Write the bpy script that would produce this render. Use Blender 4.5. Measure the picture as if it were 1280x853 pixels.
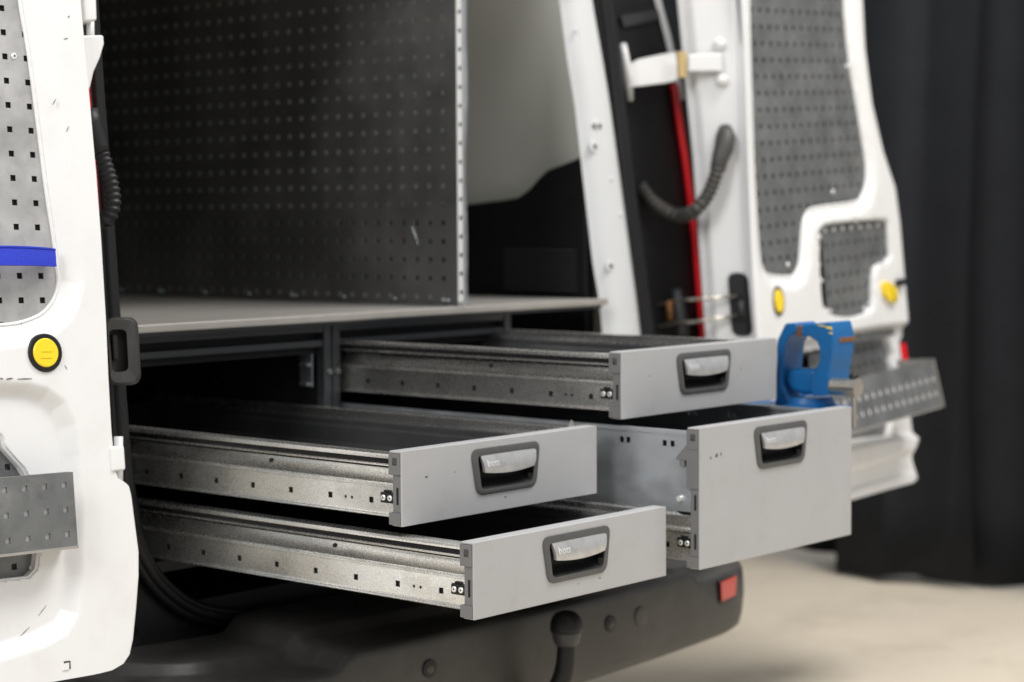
import bpy, math, random
import numpy as np
from mathutils import Matrix, Vector

random.seed(7)
rng = np.random.default_rng(7)
for _o in list(bpy.data.objects):
    bpy.data.objects.remove(_o, do_unlink=True)
scn = bpy.context.scene
COL = scn.collection

# ------------------------------------------------------------------ camera
CAM = np.array([-2.20318, -2.70586, 1.19778])
FPX = 2520.67
RM = np.array([[0.65487989, -0.75570883, -0.00604095],
               [0.05178749, 0.03690028, 0.99797616],
               [0.75395649, 0.65386737, -0.06330151]])   # right, up, forward
cd = bpy.data.cameras.new('camera')
cam = bpy.data.objects.new('camera', cd)
COL.objects.link(cam)
m = Matrix.Identity(4)
for i in range(3):
    m[i][0], m[i][1], m[i][2], m[i][3] = RM[0][i], RM[1][i], -RM[2][i], CAM[i]
cam.matrix_world = m
cd.sensor_width = 36
cd.lens = 36 * FPX / 1280
cd.clip_end = 200
cd.dof.use_dof = True
cd.dof.focus_distance = 3.02
cd.dof.aperture_fstop = 2.8
cd.dof.aperture_blades = 9
scn.camera = cam

# ------------------------------------------------------------------ light
w = bpy.data.worlds.new('World')
scn.world = w
w.use_nodes = True
w.node_tree.nodes['Background'].inputs[0].default_value = (0.92, 0.96, 1.0, 1)
w.node_tree.nodes['Background'].inputs[1].default_value = 0.46


def area(name, loc, target, sx, sy, power, col=(1, 1, 1)):
    l = bpy.data.lights.new(name, 'AREA')
    l.shape = 'RECTANGLE'
    l.size, l.size_y, l.energy, l.color = sx, sy, power, col
    o = bpy.data.objects.new(name, l)
    COL.objects.link(o)
    o.location = loc
    o.rotation_euler = (Vector(target) - Vector(loc)).to_track_quat('-Z', 'Y').to_euler()


area('hall_light_rear', (-1.2, -5.2, 4.6), (0.2, -0.2, 0.8), 3.5, 1.6, 72, (1.0, 0.985, 0.96))
area('hall_light_side', (2.4, -2.2, 5.6), (1.9, -0.6, 0.0), 3.0, 1.6, 330, (1.0, 0.97, 0.93))
area('fill_light_left', (-4.6, -1.2, 4.2), (0.3, -0.4, 0.7), 1.6, 3.2, 215, (1.0, 0.99, 0.98))  # unseen lamp added on the left to brighten rails and door edge
scn.view_settings.view_transform = 'Standard'
scn.view_settings.look = 'None'
scn.view_settings.exposure = 0.0
scn.view_settings.gamma = 1.0
scn.view_settings.use_curve_mapping = False


# ------------------------------------------------------------------ pixel -> place helpers
def ray(x, y):
    return RM.T @ np.array([(x - 640) / FPX, -(y - 426.5) / FPX, 1.0])


def on_plane(x, y, P, N):
    r = ray(x, y)
    return CAM + r * (((np.asarray(P, float) - CAM) @ N) / (r @ N))


def onX(x, y, X): return on_plane(x, y, (X, 0, 0), np.array([1., 0, 0]))
def onY(x, y, Y): return on_plane(x, y, (0, Y, 0), np.array([0, 1., 0]))
def onZ(x, y, Z): return on_plane(x, y, (0, 0, Z), np.array([0, 0, 1.]))


class Sheet:
    """a leaning door plane: origin, outward axis U, up axis V, normal N towards the yard side"""
    def __init__(s, px, py, depth, U, V):
        U = np.array(U, float); U /= np.linalg.norm(U)
        V = np.array(V, float); V -= U * (U @ V); V /= np.linalg.norm(V)
        s.U, s.V = RM.T @ U, RM.T @ V
        s.O = CAM + depth * ray(px, py)
        n = np.cross(s.U, s.V)
        s.N = n if n @ (CAM - s.O) > 0 else -n

    def at(s, u, v, d=0.0): return s.O + u * s.U + v * s.V + d * s.N

    def uv(s, x, y, d=0.0):
        q = on_plane(x, y, s.O + d * s.N, s.N)
        return np.array([(q - s.O) @ s.U, (q - s.O) @ s.V])

    def px(s, x, y, d=0.0): return on_plane(x, y, s.O + d * s.N, s.N)


LD = Sheet(30, 130, 3.12, (.695, .016, .719), (-.08, 1, .055))
RD = Sheet(980, 90, 4.67, (.602, .105, .799), (-.09, 1, -.0636))


# ------------------------------------------------------------------ materials
def mat(name, col, rough=.5, metal=0., noise=0., nscale=20., bump=0., bscale=200., coat=0., spec=.5,
        stretch=None, rvar=0., detail=4., grime=None, gscale=6., gamount=.5):
    m = bpy.data.materials.new(name)
    m.use_nodes = True
    nt = m.node_tree
    b = nt.nodes['Principled BSDF']
    b.inputs['Base Color'].default_value = (*col, 1)
    b.inputs['Roughness'].default_value = rough
    b.inputs['Metallic'].default_value = metal
    b.inputs['Specular IOR Level'].default_value = spec
    if coat:
        b.inputs['Coat Weight'].default_value = coat
        b.inputs['Coat Roughness'].default_value = .12
    tc = nt.nodes.new('ShaderNodeTexCoord')
    vec = tc.outputs['Object']
    if stretch:
        mp = nt.nodes.new('ShaderNodeMapping')
        mp.inputs['Scale'].default_value = stretch
        nt.links.new(vec, mp.inputs['Vector'])
        vec = mp.outputs['Vector']
    last = None
    if noise or rvar:
        n = nt.nodes.new('ShaderNodeTexNoise')
        n.inputs['Scale'].default_value = nscale
        n.inputs['Detail'].default_value = detail
        n.inputs['Roughness'].default_value = .6
        nt.links.new(vec, n.inputs['Vector'])
        if noise:
            r = nt.nodes.new('ShaderNodeMapRange')
            r.inputs[1].default_value, r.inputs[2].default_value = .3, .7
            r.inputs[3].default_value, r.inputs[4].default_value = 1 - noise, 1 + noise
            nt.links.new(n.outputs['Fac'], r.inputs[0])
            mx = nt.nodes.new('ShaderNodeVectorMath'); mx.operation = 'SCALE'
            mx.inputs[0].default_value = col
            nt.links.new(r.outputs[0], mx.inputs['Scale'])
            last = mx.outputs['Vector']
            nt.links.new(last, b.inputs['Base Color'])
        if rvar:
            r2 = nt.nodes.new('ShaderNodeMapRange')
            r2.inputs[1].default_value, r2.inputs[2].default_value = .3, .7
            r2.inputs[3].default_value, r2.inputs[4].default_value = max(.05, rough - rvar), rough + rvar
            nt.links.new(n.outputs['Fac'], r2.inputs[0])
            nt.links.new(r2.outputs[0], b.inputs['Roughness'])
    if grime:
        g = nt.nodes.new('ShaderNodeTexNoise')
        g.inputs['Scale'].default_value = gscale
        g.inputs['Detail'].default_value = 8
        g.inputs['Roughness'].default_value = .7
        nt.links.new(vec, g.inputs['Vector'])
        r = nt.nodes.new('ShaderNodeMapRange')
        r.inputs[1].default_value, r.inputs[2].default_value = .5, .75
        r.inputs[3].default_value, r.inputs[4].default_value = 0, gamount
        nt.links.new(g.outputs['Fac'], r.inputs[0])
        mix = nt.nodes.new('ShaderNodeMix'); mix.data_type = 'RGBA'
        nt.links.new(r.outputs[0], mix.inputs['Factor'])
        if last is None:
            mix.inputs['A'].default_value = (*col, 1)
        else:
            nt.links.new(last, mix.inputs['A'])
        mix.inputs['B'].default_value = (*grime, 1)
        nt.links.new(mix.outputs['Result'], b.inputs['Base Color'])
    if bump:
        n2 = nt.nodes.new('ShaderNodeTexNoise')
        n2.inputs['Scale'].default_value = bscale
        n2.inputs['Detail'].default_value = 3
        nt.links.new(vec, n2.inputs['Vector'])
        bp = nt.nodes.new('ShaderNodeBump')
        bp.inputs['Strength'].default_value = bump
        bp.inputs['Distance'].default_value = .002
        nt.links.new(n2.outputs['Fac'], bp.inputs['Height'])
        nt.links.new(bp.outputs['Normal'], b.inputs['Normal'])
    return m


M = dict(
    white=mat('white_paint', (.74, .74, .74), .30, coat=.3, noise=.015, nscale=5, grime=(.52, .49, .43), gscale=11, gamount=.22),
    pillarwhite=mat('white_paint_shaded', (.60, .61, .62), .4, noise=.02, nscale=6),  # same white as the doors, pillar shading put into the colour
    cream=mat('white_paint_inside', (.66, .66, .60), .45, noise=.02, nscale=3),
    front=mat('powder_coated_grey', (.405, .405, .412), .40, noise=.025, nscale=7, bump=.07, bscale=900, grime=(.27, .25, .23), gscale=18, gamount=.22),
    cap=mat('grey_plastic', (.155, .155, .155), .5, noise=.03, nscale=30),
    capdark=mat('dark_grey_plastic', (.05, .05, .05), .5),
    bezel=mat('charcoal_plastic', (.075, .076, .077), .42, noise=.06, nscale=60, grime=(.16, .15, .14), gscale=40, gamount=.25),
    lever=mat('silver_lever', (.52, .52, .525), .33, metal=.55, noise=.08, nscale=60, grime=(.2, .19, .18), gscale=70, gamount=.35),
    letter=mat('pale_lettering', (.72, .72, .72), .4),
    galv=mat('galvanised_steel', (.84, .83, .80), .27, metal=.95, noise=.085, nscale=300, rvar=.015, detail=1, grime=(.42, .40, .36), gscale=16, gamount=.5, stretch=(1, .7, 1.1)),
    galvin=mat('galvanised_steel_dull', (.60, .63, .66), .38, metal=.85, noise=.06, nscale=30, rvar=.08, grime=(.48, .50, .52), gscale=4, gamount=.25, stretch=(1, .5, 1)),
    inner=mat('drawer_inner_dark', (.11, .112, .116), .36, metal=.6, noise=.12, nscale=20),
    sheet=mat('aluminium_sheet', (.50, .50, .49), .36, metal=.9, noise=.12, nscale=9, rvar=.08, grime=(.22, .21, .2), gscale=12, gamount=.4),
    wallsheet=mat('brushed_partition_sheet', (.24, .24, .235), .42, metal=.85, noise=.14, nscale=6, rvar=.07, grime=(.2, .2, .19), gscale=9, gamount=.5),
    doorsheet=mat('scuffed_door_sheet', (.46, .455, .45), .44, metal=.6, noise=.14, nscale=14, rvar=.08, bump=.1, bscale=60, grime=(.26, .25, .24), gscale=22, gamount=.5),
    doordark=mat('grey_door_sheet', (.20, .205, .205), .42, metal=.6, noise=.2, nscale=14, rvar=.08, grime=(.4, .39, .38), gscale=18, gamount=.4),
    frame=mat('anthracite_frame', (.038, .040, .044), .42, noise=.06, nscale=20),
    black=mat('black_plastic', (.009, .009, .010), .45, noise=.1, nscale=30, spec=.35),
    bumper=mat('textured_bumper_plastic', (.030, .029, .027), .38, noise=.15, nscale=12, bump=.25, bscale=500, grime=(.09, .085, .08), gscale=5, gamount=.5),
    rubber=mat('black_rubber', (.008, .008, .009), .5, bump=.1, bscale=200, spec=.35),
    conduit=mat('grey_corrugated_plastic', (.050, .047, .043), .5, spec=.4),
    void=mat('dark_lining_and_shade', (.006, .006, .007), .8),  # near-black for linings and holes; also painted shade in the rail grooves
    mat=mat('drawer_liner', (.008, .008, .008), .75, bump=.3, bscale=300),
    yellow=mat('yellow_plastic', (.86, .62, .02), .35, noise=.03),
    red=mat('red_lens', (.78, .012, .022), .18, coat=.6),
    reflector=mat('red_reflector', (.46, .05, .04), .25, coat=.4, noise=.12, nscale=140),
    blue=mat('blue_enamel', (.005, .115, .33), .42, coat=.0, spec=.35, noise=.07, nscale=22, grime=(.03, .05, .08), gscale=45, gamount=.55),
    strap=mat('blue_webbing', (.012, .035, .52), .7, bump=.7, bscale=700, stretch=(1, 1, 1), noise=.12, nscale=300),
    steel=mat('bare_steel', (.55, .52, .46), .3, metal=.95, noise=.1, nscale=30),
    rust=mat('rusty_steel', (.20, .085, .03), .65, metal=.2, noise=.3, nscale=40),
    screw=mat('zinc_screw', (.86, .86, .84), .3, metal=.55),
    plywood=mat('worktop_board', (.24, .23, .215), .5, noise=.1, nscale=5, stretch=(1, 6, 1), grime=(.2, .19, .17), gscale=8, gamount=.5),
    edge=mat('worktop_edge', (.36, .34, .31), .4, metal=.3, noise=.08, nscale=20),
    floor=mat('concrete_floor', (.66, .585, .475), .52, noise=.07, nscale=1.3, grime=(.42, .35, .27), gscale=3.2, gamount=.6, bump=.1, bscale=40),
    curtain=mat('black_molton', (.0155, .017, .020), .9, noise=.1, nscale=8, bump=.3, bscale=500, spec=.25),
    decal=mat('smudge', (.13, .12, .12), .7),
    tan=mat('greased_pin', (.62, .46, .22), .4, metal=.3),
)


# ------------------------------------------------------------------ mesh helpers
class MB:
    def __init__(s):
        s.v, s.f = [], []

    def add(s, vs, fs):
        n = len(s.v)
        s.v += [tuple(float(c) for c in q) for q in vs]
        s.f += [tuple(i + n for i in t) for t in fs]
        return s

    def box(s, x0, x1, y0, y1, z0, z1):
        v = [(x0, y0, z0), (x1, y0, z0), (x1, y1, z0), (x0, y1, z0), (x0, y0, z1), (x1, y0, z1), (x1, y1, z1), (x0, y1, z1)]
        return s.add(v, [(0, 3, 2, 1), (4, 5, 6, 7), (0, 1, 5, 4), (1, 2, 6, 5), (2, 3, 7, 6), (3, 0, 4, 7)])

    def loft(s, loops, closed=True, caps=True):
        """loops: list of equal-length point rings"""
        n = len(loops[0])
        vs = [p for l in loops for p in l]
        fs = []
        for k in range(len(loops) - 1):
            for i in range(n if closed else n - 1):
                j = (i + 1) % n
                fs.append((k * n + i, k * n + j, (k + 1) * n + j, (k + 1) * n + i))
        if caps and closed:
            fs.append(tuple(range(n - 1, -1, -1)))
            fs.append(tuple((len(loops) - 1) * n + i for i in range(n)))
        return s.add(vs, fs)

    def tube(s, path, r, seg=12, caps=True):
        path = [np.asarray(p, float) for p in path]
        rs = r if hasattr(r, '__len__') else [r] * len(path)
        t0 = path[1] - path[0]; t0 /= np.linalg.norm(t0)
        a = np.cross(t0, (0, 0, 1.0))
        if np.linalg.norm(a) < .1: a = np.cross(t0, (1.0, 0, 0))
        loops = []
        for i, p in enumerate(path):
            t = path[min(i + 1, len(path) - 1)] - path[max(i - 1, 0)]
            t /= np.linalg.norm(t)
            a = a - t * (a @ t); a /= np.linalg.norm(a)
            b = np.cross(t, a)
            loops.append([p + rs[i] * (math.cos(q) * a + math.sin(q) * b) for q in [2 * math.pi * k / seg for k in range(seg)]])
        return s.loft(loops, True, caps)

    def cyl(s, p0, p1, r, seg=16): return s.tube([p0, p1], r, seg)

    def grid(s, pts):
        """pts[row][col] sheet"""
        R_, C_ = len(pts), len(pts[0])
        vs = [p for r_ in pts for p in r_]
        fs = [(i * C_ + j, i * C_ + j + 1, (i + 1) * C_ + j + 1, (i + 1) * C_ + j) for i in range(R_ - 1) for j in range(C_ - 1)]
        return s.add(vs, fs)

    def cell(s, f, a0, a1, b0, b1, hole, t):
        """plate cell with a hole (list of 4 or 8 (a,b) points, ccw from lower left)"""
        am, bm = (a0 + a1) / 2, (b0 + b1) / 2
        out = [(a0, b0), (a1, b0), (a1, b1), (a0, b1)] if len(hole) == 4 else \
              [(a0, b0), (am, b0), (a1, b0), (a1, bm), (a1, b1), (am, b1), (a0, b1), (a0, bm)]
        n = len(hole)
        vs = [f(a, b, 0) for a, b in out] + [f(a, b, 0) for a, b in hole] + [f(a, b, -t) for a, b in hole] + [f(a, b, -t) for a, b in out]
        fs = []
        for i in range(n):
            j = (i + 1) % n
            fs += [(i, j, n + j, n + i), (n + i, n + j, 2 * n + j, 2 * n + i), (2 * n + i, 2 * n + j, 3 * n + j, 3 * n + i)]
        return s.add(vs, fs)


def sq(a, b, h): return [(a - h, b - h), (a + h, b - h), (a + h, b + h), (a - h, b + h)]
def rnd(a, b, r): return [(a + r * math.cos(q), b + r * math.sin(q)) for q in [math.radians(225 + 45 * k) for k in range(8)]]


def obj(name, mb, material, parent=None, base=(0, 0, 0), smooth=False, bevel=0., label=None, kind=None, weld=False, seg=2):
    me = bpy.data.meshes.new(name)
    vs = mb.v
    me.from_pydata([(x - base[0], y - base[1], z - base[2]) for x, y, z in vs], [], mb.f)
    if weld or True:
        import bmesh
        bm = bmesh.new(); bm.from_mesh(me)
        if weld: bmesh.ops.remove_doubles(bm, verts=bm.verts, dist=1e-5)
        bmesh.ops.recalc_face_normals(bm, faces=bm.faces)
        bm.to_mesh(me); bm.free()
    me.materials.append(M[material])
    if smooth:
        for p_ in me.polygons: p_.use_smooth = True
    o = bpy.data.objects.new(name, me)
    COL.objects.link(o)
    if parent is not None: o.parent = parent
    if bevel:
        bv = o.modifiers.new('bevel', 'BEVEL')
        bv.width, bv.segments, bv.limit_method, bv.angle_limit = bevel, seg, 'ANGLE', math.radians(40)
        me.shade_smooth()
        wn = o.modifiers.new('wn', 'WEIGHTED_NORMAL')
    if smooth and smooth != True:
        me.set_sharp_from_angle(angle=math.radians(smooth))
    if label: o['label'] = label
    if kind: o['kind'] = kind
    return o


def empty(name, loc, label=None, cat=None, group=None):
    o = bpy.data.objects.new(name, None)
    COL.objects.link(o)
    o.location = loc
    o.empty_display_size = .05
    tag(o, label, cat, group)
    return o


def tag(o, label=None, cat=None, group=None, kind=None):
    for k, v in (('label', label), ('category', cat), ('group', group), ('kind', kind)):
        if v: o[k] = v
    return o


def text_mb(s, f, size):
    """lettering as flat faces, mapped by f(a,b)"""
    c = bpy.data.curves.new('t', 'FONT')
    c.body, c.size, c.extrude = s, size, 0
    c.resolution_u = 3
    o = bpy.data.objects.new('t', c)
    COL.objects.link(o)
    dg = bpy.context.evaluated_depsgraph_get()
    me = o.evaluated_get(dg).to_mesh()
    mb = MB()
    mb.add([f(v.co.x, v.co.y) for v in me.vertices], [tuple(p_.vertices) for p_ in me.polygons])
    o.evaluated_get(dg).to_mesh_clear()
    bpy.data.objects.remove(o); bpy.data.curves.remove(c)
    return mb


def rrect(pts, r, n=5):
    """rounded polygon of 2-D points"""
    out = []
    N = len(pts)
    for i in range(N):
        p, a, b = np.array(pts[i], float), np.array(pts[i - 1], float), np.array(pts[(i + 1) % N], float)
        ua, ub = (a - p) / np.linalg.norm(a - p), (b - p) / np.linalg.norm(b - p)
        A, B = p + ua * r, p + ub * r
        for k in range(n + 1):
            t = k / n
            out.append(tuple((1 - t) ** 2 * A + 2 * t * (1 - t) * p + t * t * B))
    return out


def smooth01(x): x = np.clip(x, 0, 1); return x * x * (3 - 2 * x)


def sdist(poly, P):
    """signed distance (negative inside) of points P[n,2] to a polygon"""
    poly = np.asarray(poly, float); P = np.asarray(P, float)
    d2 = np.full(len(P), 1e9); ins = np.zeros(len(P), bool)
    for i in range(len(poly)):
        a, b = poly[i - 1], poly[i]
        e = b - a; L = e @ e
        if L < 1e-14: continue
        t = np.clip(((P - a) @ e) / L, 0, 1)
        q = P - (a + t[:, None] * e)
        d2 = np.minimum(d2, (q ** 2).sum(1))
        c1 = (a[1] > P[:, 1]) != (b[1] > P[:, 1])
        with np.errstate(divide='ignore', invalid='ignore'):
            xi = (b[0] - a[0]) * (P[:, 1] - a[1]) / (b[1] - a[1]) + a[0]
        ins ^= c1 & (P[:, 0] < xi)
    d = np.sqrt(d2)
    return np.where(ins, -d, d)


def catmull(pts, n=8):
    pts = [np.asarray(p, float) for p in pts]
    P = [2 * pts[0] - pts[1]] + pts + [2 * pts[-1] - pts[-2]]
    out = []
    for i in range(1, len(P) - 2):
        for k in range(n):
            t = k / n
            out.append(.5 * ((2 * P[i]) + (-P[i - 1] + P[i + 1]) * t + (2 * P[i - 1] - 5 * P[i] + 4 * P[i + 1] - P[i + 2]) * t * t
                             + (-P[i - 1] + 3 * P[i] - 3 * P[i + 1] + P[i + 2]) * t ** 3))
    out.append(pts[-1])
    return out


# ================================================================== the setting
g = MB().box(-14, 14, -14, 14, -.05, 0)
tag(obj('floor', g, 'floor'), kind='structure')


def curtain(x, y0, y1, z0, folds, amp, label, seed, lean=0):
    r = np.random.default_rng(seed)
    n = 150
    ph = np.cumsum(r.uniform(.6, 1.5, n)); ph = ph / ph[-1] * folds * 2 * math.pi
    hs = np.linspace(z0, 3.4, 14)
    front, back = [], []
    for h in hs:
        k = 1 - .35 * (h / 3.4)
        row = []
        for i in range(n):
            y = y0 + (y1 - y0) * i / (n - 1)
            d = amp * k * (math.sin(ph[i]) + .35 * math.sin(2.3 * ph[i] + 1 + h * .4)) + lean * (i / n)
            row.append((x + d, y + .02 * math.sin(h * 2 + i * .1), h + (.012 * math.sin(ph[i] * .7) if h == hs[0] else 0)))
        front.append(row); back.append([(a + .006, b, c) for a, b, c in row])
    mb = MB().grid(front).grid(back)
    N = n * 14
    mb.f += [(i, i + 1, N + i + 1, N + i) for i in range(n - 1)]
    return tag(obj('curtain', mb, 'curtain', smooth=True), label, 'curtain', 'black curtains along the hall side')


curtain(3.66, .45, 2.6, .03, 6, .040, 'black floor-length curtain whose hem hangs behind the open door of the van', 3)
curtain(3.47, .31, .80, .02, 1.1, .030, 'narrow black drape with broad flat folds next to the open perforated door', 5)
curtain(3.56, -.75, .56, .02, 3.0, .045, 'black drape overlapping the narrow broad-folded drape, darkest fold at its edge', 9)

# ================================================================== drawers
W, H, H3 = .4785, .1161, .2382
DEPTH = 1.15
LIP = [(-.0060, .1108), (.0062, .1108), (.0086, .1096), (.0094, .1064), (.0090, .1032), (.0072, .1026), (-.0125, .1022), (-.0125, .0950), (.0072, .0946),
       (.0084, .0932), (.0080, .0916), (.0060, .0910), (-.0125, .0906), (-.0135, .0850), (-.0125, .0790), (-.0080, .0712), (-.0024, .0652), (-.0004, .0640),
       (-.0010, .0616), (.0060, .0612), (.0062, .0590), (.0026, .0575)]


def side_profile(z_off=0.0, full=True):
    """closed (o, z) section: outward offset from the side, from top lip down to the band, then the inner skin"""
    inner = [(-.0165, .0575), (-.0165, .0930), (-.0150, .0960), (-.0150, .1040), (-.0150, .1108)]
    return [(o, z + z_off) for o, z in LIP + inner]


def build_side(parent, sx, mirror, zo=0.0, deep=False):
    """one drawer side; sx = x of the side datum, outward is -x (or +x when mirrored)"""
    s = 1 if mirror else -1
    y0, y1 = .022, DEPTH
    if not deep:
        pr_ = side_profile(zo)
        mb = MB().loft([[(sx + s * o, y, z) for o, z in pr_] for y in (y0, y1)])
        rail = obj('side_rail', mb, 'galv', parent, smooth=38)
        zt = .0578
        obj('rail_gap_shade', MB().box(*sorted((sx - s * .0124, sx + s * .0010)), y0 + .001, y1, .0953, .1019), 'void', parent)  # black strip added as the shade inside the gap below the lip
        obj('rail_groove_shade', MB().box(*sorted((sx - s * .0124, sx - s * .0020)), y0 + .001, y1, .0868, .0903), 'void', parent)  # second black strip, painted shade under the ridge
    else:
        # plain tall sheet with a rolled top flange and paired slots
        mb = MB()
        f = lambda a, b, d: (sx + s * (.002 + d), a, b)
        mb.box(*sorted((sx - s * .006, sx + s * .006)), y0, y1, H3 - .014, H3 - .0075)
        zt, ztop = .062, H3 - .0142
        ys = [y0]
        prs = [.0635, .080, .158, .172, .252, .266, .346, .360, .440, .454, .534, .548, .628, .642]
        edges = [y0] + [(prs[i] + prs[i + 1]) / 2 for i in range(len(prs) - 1)] + [y1]
        zb = .196
        for i, yy in enumerate(prs):
            mb.cell(f, edges[i], edges[i + 1], zb, ztop, [(yy - .0042, .2025), (yy + .0042, .2025), (yy + .0042, .2125), (yy - .0042, .2125)], .0015)
        mb.box(*sorted((sx + s * .0005, sx + s * .002)), y0, y1, .094, zb)
        rail = obj('side_panel', mb, 'galvin', parent)
        mb = MB()
        a, b = sorted((sx - s * .002, sx + s * .0085))
        mb.add([(sx - s * .001, .06, .0935), (sx + s * .009, .035, .0885), (sx + s * .009, y1, .0885), (sx - s * .001, y1, .0935),
                (sx - s * .001, .06, .0915), (sx + s * .009, .035, .0865), (sx + s * .009, y1, .0865), (sx - s * .001, y1, .0915)],
               [(0, 1, 2, 3), (4, 7, 6, 5), (0, 4, 5, 1), (1, 5, 6, 2), (2, 6, 7, 3), (3, 7, 4, 0)])
        obj('side_ledge', mb, 'galv', parent)
        mb = MB()
        mb.box(*sorted((sx - s * .004, sx + s * .001)), y0, y1, .0585, .0885)
        mb.tube([(sx + s * .004, y0, .064), (sx + s * .004, y1, .064)], .0035, 10)
        obj('side_rail', mb, 'galv', parent, smooth=40)
        mb = MB().cyl((sx + s * .002, .047, .116), (sx + s * .008, .047, .116), .0048, 12)
        obj('bolt', mb, 'screw', parent, smooth=40)
    if not deep:
        obj('inner_dark_sheet', MB().loft([[(sx - s * o, y, z) for o, z in ((.0170, .0185), (.0270, .0185), (.0255, .045), (.0225, .050), (.0225, .078), (.0200, .082), (.0200, .0925), (.0170, .0945))] for y in (y0 + .002, y1 - .006)]), 'inner', parent, smooth=30)  # dark sheet added so the galvanised inside reads dark
    # slotted lower band
    f = lambda a, b, d: (sx + s * (.0028 + d), a, b)
    hol = [(.074 + .0915 * k, 'q') for k in range(12)] + [(.117, 'r'), (.131, 'r')]
    hol.sort()
    xs = [h[0] for h in hol]
    edges = [y0] + [(xs[i] + xs[i + 1]) / 2 for i in range(len(xs) - 1)] + [y1]
    mb = MB()
    for i, (yy, k) in enumerate(hol):
        mb.cell(f, edges[i], edges[i + 1], .0185, .0575, sq(yy, .035, .0046) if k == 'q' else rnd(yy, .0352, .0026), .0016)
    pr_ = [(.0028, .0185), (.0036, .0160), (.0075, .0150), (.0080, .0135), (.0070, .0122), (-.0080, .0122), (-.0080, .0140), (.0010, .0142), (.0012, .0185)]
    mb.loft([[(sx + s * o, y, z) for o, z in pr_] for y in (y0, y1)])
    obj('slotted_band', mb, 'galv', parent)
    if not deep:
        obj('rail_hole', MB().cyl((sx - s * .014, .318, .0765), (sx - s * .0095, .318, .0765), .0042, 12), 'void', parent)
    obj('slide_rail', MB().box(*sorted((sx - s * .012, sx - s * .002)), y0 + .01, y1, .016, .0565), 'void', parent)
    # black clip with two screws at the front end
    cl = obj('clip', MB().box(*sorted((sx + s * .002, sx + s * .0075)), .018, .050, .0335, .0500)
             .box(*sorted((sx + s * .0015, sx + s * .0065)), .030, .044, .0500, .0535), 'black', parent, bevel=.0015)
    for yy in (.0285, .0425):
        mb = MB()
        x0, x1 = sx + s * .006, sx + s * .0092
        mb.loft([[(xx, yy + r * math.cos(q), .0418 + r * math.sin(q)) for q in np.linspace(0, 2 * math.pi, 14, endpoint=False)]
                 for xx, r in ((x0, .0046), (x1, .0046), (x1 + s * .0007, .0036), (x1 + s * .0005, .0017), (x1 - s * .001, .0015))])
        obj('screw', mb, 'screw', cl, smooth=35)
        obj('screw_socket', MB().cyl((x1 - s * .0012, yy, .0418), (x1 + s * .0004, yy, .0418), .00155, 8), 'void', cl)


def handle_outline(zo, inset=0.0, n=6):
    i = inset
    return rrect([(.1700 + i, .0295 + zo + i), (.3165 - i, .0295 + zo + i), (.3265 - i, .1045 + zo - i), (.1555 + i, .1045 + zo - i)], .017 - i * .6, n)


def ring_plate(mb, out, inn, y0, y1):
    """plate between rectangle `out` (x0,x1,z0,z1) and loop inn, thickness y0..y1"""
    x0, x1, z0, z1 = out
    c = np.mean(np.array(inn), 0)
    ol = []
    for p_ in inn:
        d = np.array(p_) - c
        t = min([((x1 if d[0] > 0 else x0) - c[0]) / d[0] if abs(d[0]) > 1e-9 else 1e9,
                 ((z1 if d[1] > 0 else z0) - c[1]) / d[1] if abs(d[1]) > 1e-9 else 1e9])
        ol.append(tuple(c + d * t))
    # snap nearest samples to the corners
    for cx, cz in ((x0, z0), (x1, z0), (x1, z1), (x0, z1)):
        k = min(range(len(ol)), key=lambda i: (ol[i][0] - cx) ** 2 + (ol[i][1] - cz) ** 2)
        ol[k] = (cx, cz)
    L = lambda loop, y: [(a, y, b) for a, b in loop]
    mb.loft([L(ol, y1), L(ol, y0), L(inn, y0), L(inn, y1)], True, False)
    n = len(inn); N = len(mb.v)
    base = N - 4 * n
    for i in range(n):
        j = (i + 1) % n
        mb.f.append((base + 3 * n + i, base + 3 * n + j, base + j, base + i))


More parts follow.
